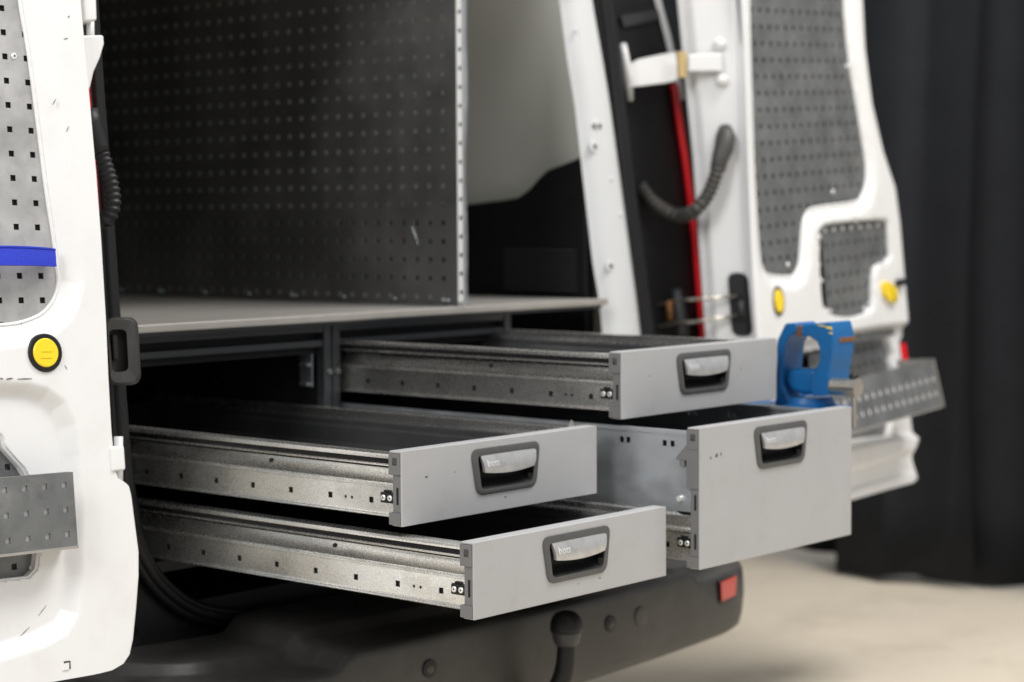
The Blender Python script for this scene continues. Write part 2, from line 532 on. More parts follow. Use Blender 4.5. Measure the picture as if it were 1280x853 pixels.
def build_drawer(name, loc, label, deep=False, marks=()):
    t = empty(name, loc, label, 'drawer', 'grey-fronted drawers of the van cabinet')
    h = H3 if deep else H
    zo = h - H
    # front
    hole = handle_outline(zo, .004)
    mb = MB()
    ring_plate(mb, (0, W, 0, h), hole, 0, .004)
    mb.box(.0005, W - .0005, .0041, .027, h - .0035, h)
    mb.box(.0005, W - .0005, .0041, .022, 0, .003)
    fp = obj('front_panel', mb, 'front', t, bevel=.0012)
    for (a, b, ra, rb) in marks:
        n = 10
        mm = MB()
        pts = [(a + ra * math.cos(q) * random.uniform(.7, 1.1), b + rb * math.sin(q) * random.uniform(.7, 1.1)) for q in np.linspace(0, 2 * math.pi, n, endpoint=False)]
        mm.loft([[(x, y, z) for x, z in pts] for y in (-.0003, .0006)])
        obj('smudge', mm, 'decal', fp)
    obj('front_back_panel', MB().box(.010, W - .010, .0200, .0225, .004, h - .005), 'capdark', t)
    # end caps
    for s, x in ((-1, 0.0), (1, W)):
        q = lambda a, b: sorted((x - s * a, x - s * b))
        mb = MB().box(*q(-.0006, .012), .0042, .0285, .079 + zo, h - .0038)
        if deep:
            mb.box(*q(-.0006, .012), .0042, .0285, .135, .079 + zo)
            # hook
            xa, xb = q(-.0004, .010)
            pf = [(.027, .2105), (.050, .187), (.050, .182), (.027, .182)]
            mb.loft([[(xa, y, z) for y, z in pf], [(xb, y, z) for y, z in pf]])
            mb.box(*q(.001, .009), .034, .044, .1715, .183)
        cp = obj('end_cap', mb, 'cap', t, bevel=.0012)
        obj('cap_foot', MB().box(*q(-.0006, .012), .0042, .0285, .0012, .0205), 'cap', cp, bevel=.0012)
        obj('cap_recess', MB().box(*q(.0025, .012), .0043, .0215, .0206, (.135 if deep else .079 + zo) - .0002), 'cap', cp)
        for zz in ((.046, .112) if deep else (.046,)):
            obj('cap_slot', MB().box(*q(.0018, .006), .0100, .0140, zz - .013, zz + .013), 'void', cp)
        # clip pyramid
        zc, yc = h - .0165, .0150
        mm = MB()
        mm.loft([[(x - s * -.0004, yc + a * .0052, zc + b * .006) for a, b in ((-1, -1), (1, -1), (1, 1), (-1, 1))],
                 [(x + s * .0040, yc + a * .0014, zc + b * .0018) for a, b in ((-1, -1), (1, -1), (1, 1), (-1, 1))]])
        obj('latch_stud', mm, 'capdark', cp)
    # handle: bezel, cup, lever
    bo, bi = handle_outline(zo), None
    inner = rrect([(.1810, .0385 + zo), (.3065, .0385 + zo), (.3165, .0935 + zo), (.1720, .0935 + zo)], .008, 6)
    L = lambda loop, y, k=1.0: [(a, y, b) for a, b in loop]
    mb = MB().loft([L(bo, .002), L(bo, -.0016), L(handle_outline(zo, .0022), -.0028), L(inner, -.0020), L(inner, .010)], True, False)
    hd = obj('handle_bezel', mb, 'bezel', t, smooth=50)
    # cup: curved floor sweeping back
    x0, x1 = .174, .314
    prof = [(-.001, .0390), (.003, .0415), (.009, .0440), (.016, .0490), (.0195, .0560), (.0195, .0930)]
    mb = MB().grid([[(x0, y, z + zo), (x1, y, z + zo)] for y, z in prof])
    mb.grid([[(x0 + .004, y, z) for y in (.0, .0195)] for z in (.038 + zo, .094 + zo)])
    mb.grid([[(x1 - .005, y, z) for y in (.0, .0195)] for z in (.038 + zo, .094 + zo)])
    obj('handle_cup', mb, 'black', hd, smooth=60)
    # lever: curved silver flap
    rows = []
    NX, NZ = 17, 7
    for k in range(NZ):
        v = k / (NZ - 1)
        row = []
        for i in range(NX):
            u = i / (NX - 1)
            xl, xr = .1795 + .0065 * v, .3160 - .0085 * v
            zt = .0930
            zb = .0655 - .0045 * (1 - (2 * u - 1) ** 2)
            row.append((xl + (xr - xl) * u, -.0010 - .0050 * math.sin(v * 2.2) - .0012 * (1 - (2 * u - 1) ** 2), zt + (zb - zt) * v + zo))
        rows.append(row)
    back = [[(x, y + .0055, z + .0008) for x, y, z in r_] for r_ in rows]
    mb = MB().grid(rows).grid(back)
    n_ = NX * NZ
    bd = [i for i in range(NX)] + [r_ * NX + NX - 1 for r_ in range(1, NZ)] + [(NZ - 1) * NX + i for i in range(NX - 2, -1, -1)] + [r_ * NX for r_ in range(NZ - 2, 0, -1)]
    mb.f += [(bd[i], bd[(i + 1) % len(bd)], n_ + bd[(i + 1) % len(bd)], n_ + bd[i]) for i in range(len(bd))]
    lv = obj('handle_lever', mb, 'lever', hd, smooth=40)

    def lf(a, b):
        x = .1905 + a; z = .0745 + b
        u = (x - .182) / (.130); v = (.0930 - z) / .029
        return (x, -.0014 - .0050 * math.sin(v * 2.2) - .0012 * (1 - (2 * u - 1) ** 2), z + zo)
    obj('lettering', text_mb('bott', lf, .0165), 'letter', hd)
    # sides, floor, back
    build_side(t, .0105, False, 0, deep)
    build_side(t, W - .0105, True, 0, deep)
    obj('bottom_plate', MB().box(.019, W - .019, .0232, DEPTH, .0150, .0180), 'mat', t)
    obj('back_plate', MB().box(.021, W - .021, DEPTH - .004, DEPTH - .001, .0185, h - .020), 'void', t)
    return t


XR = .5281
d2 = build_drawer('drawer', (0, -.7177, .5933), 'lowest shallow grey drawer, its front hanging right above the tow ball',
                  marks=[(.245, .020, .0016, .0012), (.300, .0215, .003, .0012)])
d1 = build_drawer('drawer', (0, -.5707, .7188), 'shallow grey drawer directly above the lowest one, pulled out less far',
                  marks=[(.0545, .072, .0030, .0020), (.240, .020, .003, .0015), (.12, .073, .002, .0008)])
d4 = build_drawer('drawer', (XR, -.5863, .8424), 'topmost shallow grey drawer, above the deep drawer and in front of the vise',
                  marks=[(.08, .07, .0015, .0015), (.36, .065, .002, .002)])
d3 = build_drawer('drawer', (XR, -.7513, .5995), 'deep grey drawer with a double-height front, longest pull-out of the cabinet', True,
                  marks=[(.047, .1885, .0045, .0042), (.030, .186, .002, .0028), (.060, .1895, .002, .0035)])
# loose rivets lying/standing in the lowest drawer, and the torn tab on the upper left drawer rail
for x, y, z in ((.13, .10, .060), (.25, .12, .070), (.06, .12, .055)):
    obj('liner_rivet', MB().cyl((x, y, .018), (x, y, z - .03), .004, 10), 'capdark', d2)
obj('torn_tab', MB().loft([[(W - .02, .045, .098), (W - .008, .045, .098), (W - .006, .045, .118), (W - .012, .045, .124), (W - .019, .045, .114)],
                           [(W - .02, .047, .098), (W - .008, .047, .098), (W - .006, .047, .118), (W - .012, .047, .124), (W - .019, .047, .114)]]), 'edge', d1)

# ================================================================== cabinet
CB = (.5, .1, .56)
cab = empty('drawer_cabinet', CB, 'anthracite steel drawer cabinet with worn board on top inside the open van', 'cabinet')
ZS = 1.0075
YC = .100


def cobj(name, mb, mt, **k): return obj(name, mb, mt, cab, CB, **k)


for x0, x1 in ((-.040, -.018), (.4815, .5005), (.5045, .5240), (1.0085, 1.0300)):
    mb = MB().box(x0, x1, YC, YC + .022, .560, .987)
    cobj('post', mb, 'frame', bevel=.002)
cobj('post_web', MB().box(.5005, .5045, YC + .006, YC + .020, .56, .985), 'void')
for x, pz in ((.4935, .8945), (.5160, .8945), (.4935, .640), (.5160, .640)):
    mb = MB().loft([[(x + r * math.cos(q), y, pz + r * math.sin(q)) for q in np.linspace(0, 2 * math.pi, 14, endpoint=False)]
                    for y, r in ((YC + .002, .0062), (YC - .003, .0062), (YC - .0055, .0045), (YC - .0055, .002), (YC - .003, .0018))])
    cobj('bolt', mb, 'cap', smooth=35)
for x0, x1 in ((-.018, .4815), (.5240, 1.0085)):
    cobj('top_rail', MB().box(x0, x1, YC + .002, YC + .020, .972, .990), 'frame', bevel=.0015)
    cobj('lower_top_rail', MB().box(x0, x1, YC + .004, YC + .020, .944, .957), 'frame', bevel=.0015)
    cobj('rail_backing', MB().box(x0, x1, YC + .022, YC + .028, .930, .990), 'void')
    cobj('bottom_rail', MB().box(x0, x1, YC + .002, YC + .020, .562, .582), 'frame')
for x in (-.029, .491, .514, 1.019):
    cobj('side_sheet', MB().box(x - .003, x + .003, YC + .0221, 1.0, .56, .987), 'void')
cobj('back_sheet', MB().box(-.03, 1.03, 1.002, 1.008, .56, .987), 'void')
for x, n in ((.4825, -1), (1.0095, -1)):
    # galvanised slide ends on the column walls
    mb = MB().box(x - .010, x - .0075, .125, .16, .865, .930).box(x - .022, x - .010, .127, .150, .868, .874).box(x - .020, x - .010, .128, .152, .905, .911)
    cobj('slide_end', mb, 'galvin', bevel=.0008)
# worktop
mb = MB().box(-.060, 1.285, .060, 2.10, ZS - .010, ZS)
wt = cobj('worktop', mb, 'plywood')
cobj('worktop_edge', MB().box(-.062, 1.298, .048, .0598, ZS - .013, ZS + .0015), 'edge', bevel=.002)
cobj('worktop_lip', MB().box(-.06, 1.29, .0602, .085, ZS - .020, ZS - .0135), 'frame')

# ================================================================== perforated partition
PX = .840
PB = (PX, .08, ZS)
part = empty('perforated_partition', PB, 'tall grey perforated metal partition standing on the worktop in the van', 'partition')
mb = MB()
f = lambda a, b, d: (PX - .001 - 0 + d * -1 * -1, a, b)     # faces -X
pit = .038
for i in range(44):
    for k in range(21):
        y = .1175 + i * pit
        z = ZS + .019 + k * pit
        mb.cell(f, y - pit / 2, y + pit / 2, z - pit / 2, z + pit / 2, sq(y, z, .0046), .0015 * -1)
part_s = obj('perforated_sheet', mb, 'wallsheet', part, PB)
obj('sheet_margin', MB().box(PX - .001, PX + .0005, .0790, .0985, ZS, ZS + 21 * pit), 'wallsheet', part, PB)
mb = MB()
f2 = lambda a, b, d: (a, .0770 - d, b)
for k in range(21):
    z = ZS + .010 + (k + .5) * pit
    mb.cell(f2, PX - .001, PX + .014, z - pit / 2, z + pit / 2, sq(PX + .0085, z, .0042), -.0015 * -1)
obj('edge_flange', mb, 'screw', part, PB)
rows = []
for k in range(60):
    z = ZS + .001 + k * .8 / 59
    wv = .003 * math.sin(z * 9) + .002 * math.sin(z * 23)
    rows.append([(PX + .0142, .0785, z), (PX + .026 + wv, .083, z), (PX + .041 + wv, .088, z), (PX + .043 + wv, .094, z)])
obj('edge_lining', MB().grid(rows), 'galvin', part, PB, smooth=True)
obj('foot_angle', MB().box(PX - .022, PX - .0025, .085, 1.78, ZS + .0004, ZS + .002), 'sheet', part, PB)
for k in range(9):
    y = .105 + k * .152
    for dy in ((0, .013) if k % 3 == 0 else (0,)):
        obj('rivet', MB().tube([(PX - .001, y + dy, ZS + .0125), (PX - .004, y + dy, ZS + .0125), (PX - .0052, y + dy, ZS + .0125)], [.0036, .0033, .002], 10), 'galvin', part, PB, smooth=True)

sc = [onX(x, y, PX - .0013) for x, y in ((515, 283), (519, 294), (523, 306))]
obj('scratch', MB().tube(sc, [.0003, .0007, .0003], 6), 'galvin', part, PB)
# ================================================================== the van
VB = (.6, 0, .0)
van = empty('van', VB, 'white panel van with both rear doors swung open and black bumper', 'van')


def vobj(name, mb, mt, parent=None, **k):
    if parent is None: return obj(name, mb, mt, van, VB, **k)
    return obj(name, mb, mt, parent, VB, **k)     # sub-parts: the part itself stays at the origin of the van


# ---- shell: side walls, roof, load floor, bulkhead
N_ = 12
rows = []
for z in np.linspace(.40, 1.95, 16):
    x = 1.395 - .05 * max(0, z - 1.0) ** 1.5
    rows.append([(x - .010 * math.sin(3 * y) ** 2, y, z) for y in np.linspace(.165, 2.6, 20)])
mb = MB().grid(rows)
mb.grid([[(x + .12, y, z) for x, y, z in r_] for r_ in rows])
vobj('side_wall', mb, 'cream', smooth=True)
rows = []
for z in np.linspace(.40, 1.95, 16):
    x = -.190 + .05 * max(0, z - 1.0) ** 1.5
    rows.append([(x, y, z) for y in np.linspace(.11, 2.6, 6)])
mb = MB().grid(rows).grid([[(x - .10, y, z) for x, y, z in r_] for r_ in rows])
vobj('side_wall', mb, 'cream', smooth=True)
vobj('wall_lining', MB().box(-.165, -.150, .13, 2.5, .46, 1.80), 'black')
vobj('roof', MB().box(-.30, 1.50, .16, 2.7, 1.90, 1.98), 'white', bevel=.03)
vobj('bulkhead', MB().box(-.29, 1.50, 2.62, 2.66, .40, 1.92), 'black')
vobj('load_floor', MB().box(-.16, 1.30, .02, 2.6, .47, .52), 'black')

# ---- black trim on the far side wall, with louvres
TX = 1.365
pts = [(560, 262), (592, 256), (640, 250), (657, 247), (672, 236), (684, 222), (694, 213), (726, 201), (742, 192), (752, 380), (560, 392)]
poly = [onX(a, b, TX)[[1, 2]] for a, b in pts]
poly = [(max(y, .135), z if z > 1.02 else .54) for y, z in poly]
poly[0] = (2.0, poly[0][1]); poly[-1] = (2.0, .54)
mb = MB().loft([[(TX, y, z) for y, z in poly], [(TX - .030, y, z) for y, z in poly]])
trim = vobj('wheel_arch_trim', mb, 'black', bevel=.006)
for k in range(9):
    a = onX(632, 312 + k * 6.0, TX - .03); b = onX(722, 306 + k * 6.3, TX - .03)
    vobj('louvre', MB().box(TX - .036, TX - .0295, b[1], a[1], a[2] - .0035, a[2] + .0015), 'frame', trim)

# ---- right rear pillar
PN = np.array([0, -1., .065]); PN /= np.linalg.norm(PN)
PP = np.array([0, .062, 1.0])


def pp(x, y, d=0.0): return on_plane(x, y, PP + PN * d, PN)


lft = [(690, -90), (702, -20), (708, 0), (712, 30), (718, 75), (727, 130), (735, 200), (743, 270), (750, 330), (757, 372), (762, 420), (770, 520)]
rgt = [(727, -90), (740, -20), (743, 0), (748, 30), (756, 75), (765, 130), (775, 200), (785, 270), (793, 330), (799, 372), (804, 420), (818, 520)]
rows = []
for (a, b) in zip(catmull([(*p_, 0) for p_ in lft], 4), catmull([(*p_, 0) for p_ in rgt], 4)):
    r_ = []
    for s in np.linspace(0, 1, 9):
        x, y = a[0] + (b[0] - a[0]) * s, a[1] + (b[1] - a[1]) * s
        d = -.020 * (1 - smooth01(np.array(s / .25))) - .006 * smooth01(np.array((s - .8) / .2))
        r_.append(pp(x, y) + PN * d)
    r_.insert(0, r_[0] + np.array([.10, .055, 0]))
    rows.append(r_)
pil = vobj('rear_pillar', MB().grid(rows), 'pillarwhite', smooth=50)


def disc_on(parent, name, px, py, r, mt, d0=-.001, d1=.004, seg=16, P=pp, Nn=None, sx=1.0):
    Nn = PN if Nn is None else Nn
    c = np.array(P(px, py))
    a = np.cross(Nn, (0, 0, 1.)); a /= np.linalg.norm(a); b = np.cross(a, Nn)
    lp = lambda rr, d: [c + Nn * d + rr * (sx * math.cos(q) * a + math.sin(q) * b) for q in np.linspace(0, 2 * math.pi, seg, endpoint=False)]
    return vobj(name, MB().loft([lp(r, d0), lp(r, d1 * .7), lp(r * .8, d1)]), mt, parent, smooth=40)


for px, py, r in ((745, 156, .013), (742, 183, .014), (762, 333, .013)):
    disc_on(pil, 'pad', px, py, r, 'pillarwhite', -.001, .0018, sx=1.25 if py < 170 else 1)
for px, py in ((742.5, 158), (749, 158), (743, 183.5), (763, 333)):
    disc_on(pil, 'pad_hole', px, py, .0062, 'void', .001, .0026, 10)
for px, py in ((764, 224), (776, 268), (719, 38)):
    disc_on(pil, 'clip_stud', px, py, .0045, 'pillarwhite', -.001, .003, 10)
# rubber seal beside it (double bead), swept down and along the sill and up the other side
sealR = [(746, -95), (757, -20), (761, 10), (766, 45), (774, 110), (783, 190), (793, 270), (801, 330), (808, 385), (813, 425), (822, 500), (828, 570)]
pathR = [pp(x, y, .006) for x, y in sealR]
SL = np.array([0, .02, .9])


def pl(x, y, d=0.0): return on_plane(x, y, SL + PN * d, PN)


sealL = [(106, -80), (114, 20), (120, 110), (127, 200), (135, 310), (141, 400), (147, 480), (153, 560), (159, 620), (168, 668), (187, 712), (216, 745), (252, 766), (310, 774), (400, 768), (480, 757), (560, 742)]
pathL = [pl(x, y) for x, y in sealL]
zend = pathL[-1][2]
low = [np.array([x, pathL[-1][1] - .004, zend + .000]) for x in (.62, .85, 1.05)]
low += [np.array([1.20, .0, zend + .02]), np.array([1.29, .01, zend + .08]), np.array([1.35, .02, zend + .18])]
whole = catmull(pathL + low + pathR[::-1], 7)
mb = MB().tube(whole, .0095, 12)
seal = vobj('door_seal', mb, 'rubber', smooth=True)
off = []
for i, q in enumerate(whole):
    t = whole[min(i + 1, len(whole) - 1)] - whole[max(i - 1, 0)]
    t = t / np.linalg.norm(t)
    b = np.cross(t, PN)
    off.append(q + b * .0110 - PN * .006)
vobj('seal_flange', MB().tube(off, .0085, 10), 'rubber', seal, smooth=True)
off2 = [q - (o - q) * .85 - PN * .010 for q, o in zip(whole, off)]
vobj('seal_flange', MB().tube(off2, .0095, 10), 'black', seal, smooth=True)

# ---- tail lamp recess and lamp right of the seal
rec = [(735, -90), (742, 0), (760, 110), (775, 210), (788, 300), (798, 380), (806, 470), (905, 470), (893, 400), (885, 330), (872, 230), (858, 130), (842, 60), (824, 0), (812, -60)]
PQ = lambda x, y, d=0.0: on_plane(x, y, np.array([0, .095, 1.0]) + PN * d, PN)
mb = MB().loft([[PQ(x, y) for x, y in rec], [PQ(x, y) - PN * .03 for x, y in rec]])
tl = vobj('tail_lamp_housing', mb, 'black')
red = catmull([(843, 105, 0), (850, 150, 0), (858, 200, 0), (865, 255, 0), (871, 310, 0), (876, 370, 0), (880, 430, 0)], 5)
mb = MB().tube([PQ(q[0] - 1, q[1], .010) for q in red], .0095, 10)
vobj('tail_lamp_lens', mb, 'red', tl, smooth=True)
wh = catmull([(810, -60, 0), (822, 0, 0), (833, 40, 0), (842, 78, 0), (852, 125, 0)], 5)
mb = MB().tube([PQ(q[0], q[1], .008) for q in wh], .0085, 10)
vobj('quarter_panel_edge', mb, 'white', smooth=True)
gut = MB().loft([[PQ(x, y, .002) for x, y in ((776, 20), (830, 10), (834, 22), (780, 34))], [PQ(x, y, .008) for x, y in ((776, 20), (830, 10), (834, 22), (780, 34))]])
vobj('recess_rib', gut, 'frame', tl)
# quarter panel behind it
vobj('quarter_panel', MB().box(1.515, 1.56, .16, 2.6, .40, 1.90), 'white', bevel=.02)
vobj('quarter_panel', MB().box(-.36, -.315, .16, 2.6, .40, 1.90), 'white', bevel=.02)
# near side: black pillar behind the seal, and red lamp seen past the door edge
mb = MB().loft([[pl(x, y, -.02) for x, y in ((60, -80), (112, -80), (150, 400), (160, 560), (186, 700), (250, 790), (200, 900), (100, 900))],
                [pl(x, y, -.06) for x, y in ((60, -80), (112, -80), (150, 400), (160, 560), (186, 700), (250, 790), (200, 900), (100, 900))]])
vobj('rear_pillar', mb, 'black', bevel=.006)
mb = MB().tube([pl(x, y, .0) for x, y in ((99, 60), (104, 120), (109, 180), (113, 230), (116, 265))], .012, 12)
vobj('tail_lamp_lens', mb, 'red', smooth=True)

disc_on(None, 'drain_plug', 169, 797, .020, 'void', -.022, -.0185, 20, pl)
# ---- sill and bumper
yS = pathL[13][1]
mb = MB()
rows = []
for x in np.linspace(-.30, 1.42, 40):
    e = abs((x - .58) / .9)
    k = max(0, e - .78) / .22
    zz = zend
    lift = .10 * smooth01(np.array((e - .75) / .3))
    rows.append([(x, .06, zz + .045 + lift), (x, .015, zz + .036 + lift), (x, .004, zz + .010 + lift), (x, -.006, zz - .010 + lift), (x, -.012, zz - .05), (x, -.02, zz - .09), (x, -.05, zz - .10)])
vobj('sill_panel', MB().grid(rows), 'black', smooth=True)
XC = .585
HB = .93


def bump_y(x):
    e = abs(x - XC) / HB
    return -.345 + .045 * e ** 2 + .30 * max(0, e - .74) ** 1.6 / .26 ** 1.6


xs = list(np.linspace(XC - HB, XC + HB, 90))
rows = []
for x in xs:
    yb = bump_y(x)
    e = abs(x - XC) / HB
    mid = smooth01(np.array((.52 - abs(x - (XC + .02))) / .045))          # raised middle section
    zt = .440 + .030 * float(mid) + .03 * e ** 3
    bz = .305 + .02 * e ** 2 + .045 * max(0, e - .7) / .3
    prof = [(yb + .16, bz - .015), (yb + .05, bz - .006), (yb + .022, bz), (yb + .008, bz + .008), (yb + .003, bz + .025), (yb - .002, bz + .07), (yb + .001, zt - .018), (yb + .0025, zt - .009),
            (yb + .006, zt - .003), (yb + .013, zt), (yb + .08, zt + .001), (yb + .110, zt + .001), (yb + .118, zt + .004), (yb + .126, zt + .018), (yb + .134, zt + .021), (max(yb + .20, -.10), zt + .024), (max(yb + .25, -.045), zt + .026)]
    rows.append([(x, y, z) for y, z in prof])
bp_ = vobj('rear_bumper', MB().grid(rows), 'bumper', smooth=True)
BN = np.array([0, -1., 0])
for px, py, r, mt in ((537, 836, .0165, 'black'), (763, 780, .0165, 'black'), (801, 771, .020, 'bumper')):
    q = onY(px, py, -.345)
    q = onY(px, py, bump_y(q[0]) - .001)
    P_ = lambda a, b, q=q: q
    disc_on(bp_, 'parking_sensor', px, py, r, mt, -.006, .0025, 20, P_, BN)
    if mt == 'black':
        disc_on(bp_, 'sensor_eye', px, py, r * .55, 'bumper', .001, .004, 16, P_, BN)
# reflector at the corner
refl = [(898, 727), (921, 717), (919, 745), (899, 754)]
pr3 = []
for px, py in refl:
    Y = -.25
    for _ in range(12):
        q = onY(px, py, Y); Y = .5 * Y + .5 * (bump_y(min(q[0], XC + HB)) - .001)
    pr3.append(onY(px, py, Y))
pr3 = [np.array(q) for q in pr3]
cen = sum(pr3) / 4
pr3 = [cen + (q - cen) * .88 for q in pr3]
mb = MB().loft([[cen + (q - cen) * 1.18 + np.array([.012, .03, 0]) for q in pr3], [cen + (q - cen) * 1.18 + np.array([-.001, -.002, 0]) for q in pr3]])
vobj('reflector_frame', mb, 'black', bp_)
mb = MB().loft([[q + np.array([.01, .02, 0]) for q in pr3], [q + np.array([-.004, -.007, 0]) for q in pr3]])
vobj('reflector', mb, 'reflector', bp_, bevel=.002)
# underbody so that nothing shines through
vobj('underbody', MB().box(-.28, 1.46, -.12, 2.7, .30, .40), 'black')
for x in (-.16, 1.36):
    mb = MB().tube([(x - .1, 2.2, .31), (x + .1, 2.2, .31)], .31, 40)
    vobj('wheel', mb, 'rubber', smooth=40)
# tow hitch: curved neck, ball and rubber cap
ball = onY(708, 787, -.420)
bx, by, bz = ball
neck = catmull([(bx, by, bz - .012), (bx, by, bz - .040), (bx - .001, by + .004, bz - .075), (bx - .003, by + .018, bz - .11), (bx - .004, by + .05, bz - .145), (bx - .004, by + .10, bz - .165), (bx, by + .28, bz - .17)], 6)
th = vobj('tow_hitch', MB().tube(neck, [.0165 + .003 * min(1, i / 20) for i in range(len(neck))], 18), 'black', smooth=True)
prf = [(.0170, -.030), (.0215, -.026), (.0262, -.012), (.0262, .0)]
ring = lambda r, z, n=24: [(bx + r * math.cos(q), by + r * math.sin(q), bz + z) for q in np.linspace(0, 2 * math.pi, n, endpoint=False)]
vobj('ball', MB().loft([ring(r, z) for r, z in prf]), 'frame', th, smooth=50)
prf = [(.0290, -.004), (.0300, .004), (.0290, .014), (.0255, .023), (.019, .030), (.010, .0335), (.002, .0345)]
vobj('ball_cap', MB().loft([ring(r, z) for r, z in prf]), 'rubber', th, smooth=True)

# ---- pressed door sheets ------------------------------------------------------


def pressed_door(sheet, xl, xr, ys, step, disp, back, name, left=True, split=-999):
    """grid in the door's own plane between the left and right outline, displaced along the door normal"""
    yk = np.arange(ys[0], ys[1] + .01, step)
    X0 = np.interp(yk, *zip(*xl)); X1 = np.interp(yk, *zip(*xr))
    lines = []
    nf = int(max(X1 - np.maximum(X0, split)) / step)
    for y, a, b in zip(yk, X0, X1):
        m_ = min(split, a + (b - a) * .8) if split > a else a
        xs_ = np.linspace(m_, b, nf + 1)
        if split > -400: xs_ = np.concatenate([np.linspace(a, m_, 24, endpoint=False), xs_]) if split > X0.min() else xs_
        lines.append([sheet.uv(x, y) for x in xs_])
    P = np.array(lines)
    flat = P.reshape(-1, 2)
    D = disp(flat).reshape(P.shape[:2])
    # rolled edge
    for e, dd in ((0, 1), (-1, -1)):
        D[:, e] -= .004
    pts = [[sheet.at(P[i, j, 0], P[i, j, 1], D[i, j]) for j in range(P.shape[1])] for i in range(P.shape[0])]
    # return flange on both sides
    pts = [([r_[0] - sheet.N * back] if left else []) + r_ + [r_[-1] - sheet.N * back] for r_ in pts]
    pts.append([p_ - sheet.N * back for p_ in pts[-1]])
    return MB().grid(pts)


def perforated(sheet, u0, v0, nu, nv, d, hole, t=.0015, p=.038, keep=None):
    mb = MB()
    f = lambda a, b, q: sheet.at(a, b, d + q)
    for i in range(nu):
        for k in range(nv):
            a, b = u0 + i * p, v0 + k * p
            if keep and not keep(a, b): continue
            mb.cell(f, a - p / 2, a + p / 2, b - p / 2, b + p / 2, sq(a, b, hole), t)
    return mb


def slab(sheet, pix, d0, d1, du=0.0):
    """solid plate from a pixel outline on the door plane offset d1, thickness down to d0"""
    uvs = [sheet.uv(x, y, d1) for x, y in pix]
    return MB().loft([[sheet.at(u, v, d1) for u, v in uvs], [sheet.at(u, v, d0) for u, v in uvs]])


def disc(sheet, px, py, r, d0, d1, seg=28, ru=1.0, rim=.0015):
    u, v = sheet.uv(px, py, d1)
    lp = lambda rr, d: [sheet.at(u + rr * ru * math.cos(q), v + rr * math.sin(q), d) for q in np.linspace(0, 2 * math.pi, seg, endpoint=False)]
    return MB().loft([lp(r, d0), lp(r, d1 - rim), lp(r - rim, d1)])


# ======== left door
winL = [LD.uv(x, y) for x, y in ((-420, -260), (10, -260), (24, -80), (32, 0), (42, 60), (54, 150), (64, 230), (73, 290), (79, 335), (80, 350), (77, 366), (70, 380), (58, 392), (40, 400), (22, 404), (0, 406), (-420, 440))]
recL = [LD.uv(x, y) for x, y in ((-420, 500), (0, 477), (38, 479), (62, 486), (82, 502), (95, 530), (101, 570), (104, 640), (104, 720), (98, 768), (84, 792), (55, 808), (0, 826), (-420, 900))]
rec2L = [LD.uv(x, y) for x, y in ((-420, 470), (-4, 533), (10, 545), (13, 557), (36, 583), (46, 600), (54, 650), (57, 690), (54, 712), (44, 722), (0, 727), (-420, 760))]


def dispL(P):
    a, b, c = sdist(winL, P), sdist(recL, P), sdist(rec2L, P)
    d = -.015 * (1 - np.clip((a - .003) / .034, 0, 1))
    d += -.050 * np.clip((-a + .001) / .007, 0, 1)
    d += -.016 * smooth01((-b + .004) / .030)
    d += -.050 * np.clip((-c + .001) / .007, 0, 1)
    return d


xl = [(-160, -420), (860, -420), (960, -420)]
xr = [(-160, 86), (0, 102), (120, 113), (220, 122), (300, 128), (400, 134), (470, 137), (540, 141), (588, 146), (598, 149), (603, 158), (608, 163), (620, 166), (690, 175), (720, 175), (760, 172),
      (800, 168), (818, 164), (830, 156), (838, 142), (843, 122), (850, 82), (858, 36), (872, -40), (900, -190), (930, -330), (945, -410)]
doorL = vobj('rear_door', pressed_door(LD, xl, xr, (-160, 945), 2.0, dispL, .03, 'l', True, -45), 'white', smooth=55, label='white rear door with pale scuffed perforated sheet, blue strap and yellow cap')
h0 = LD.uv(8.25, 101.1, -.0175)
vobj('perforated_panel', perforated(LD, h0[0] - 11 * .038, h0[1] - .038 * 10, 14, 19, -.0175, .0047), 'doorsheet', doorL)
q0 = LD.uv(-400, 415); 
vobj('window_backing', slab(LD, ((-415, 425), (72, 392), (60, 250), (30, -100), (0, -150), (-415, -150)), -.026, -.022), 'void', doorL)
h1 = LD.uv(9.5, 584, -.034)
vobj('perforated_panel', perforated(LD, h1[0] - .038 * 6, h1[1] - .038 * 4, 9, 7, -.034, .0047), 'doordark', doorL)
vobj('panel_backing', slab(LD, ((-300, 730), (50, 722), (52, 690), (34, 585), (-2, 536), (-300, 500)), -.048, -.044), 'plywood', doorL)


def rim(sheet, uvs, d, rad, parent, name='opening_rim', n=5):
    pts = catmull([np.array([*q, 0]) for q in uvs] + [np.array([*uvs[0], 0])], n)
    vobj(name, MB().tube([sheet.at(q[0], q[1], d) for q in pts], rad, 8), 'white', parent, smooth=True)


rim(LD, winL, -.0165, .0032, doorL)
rim(LD, rec2L, -.0215, .0030, doorL, n=1)
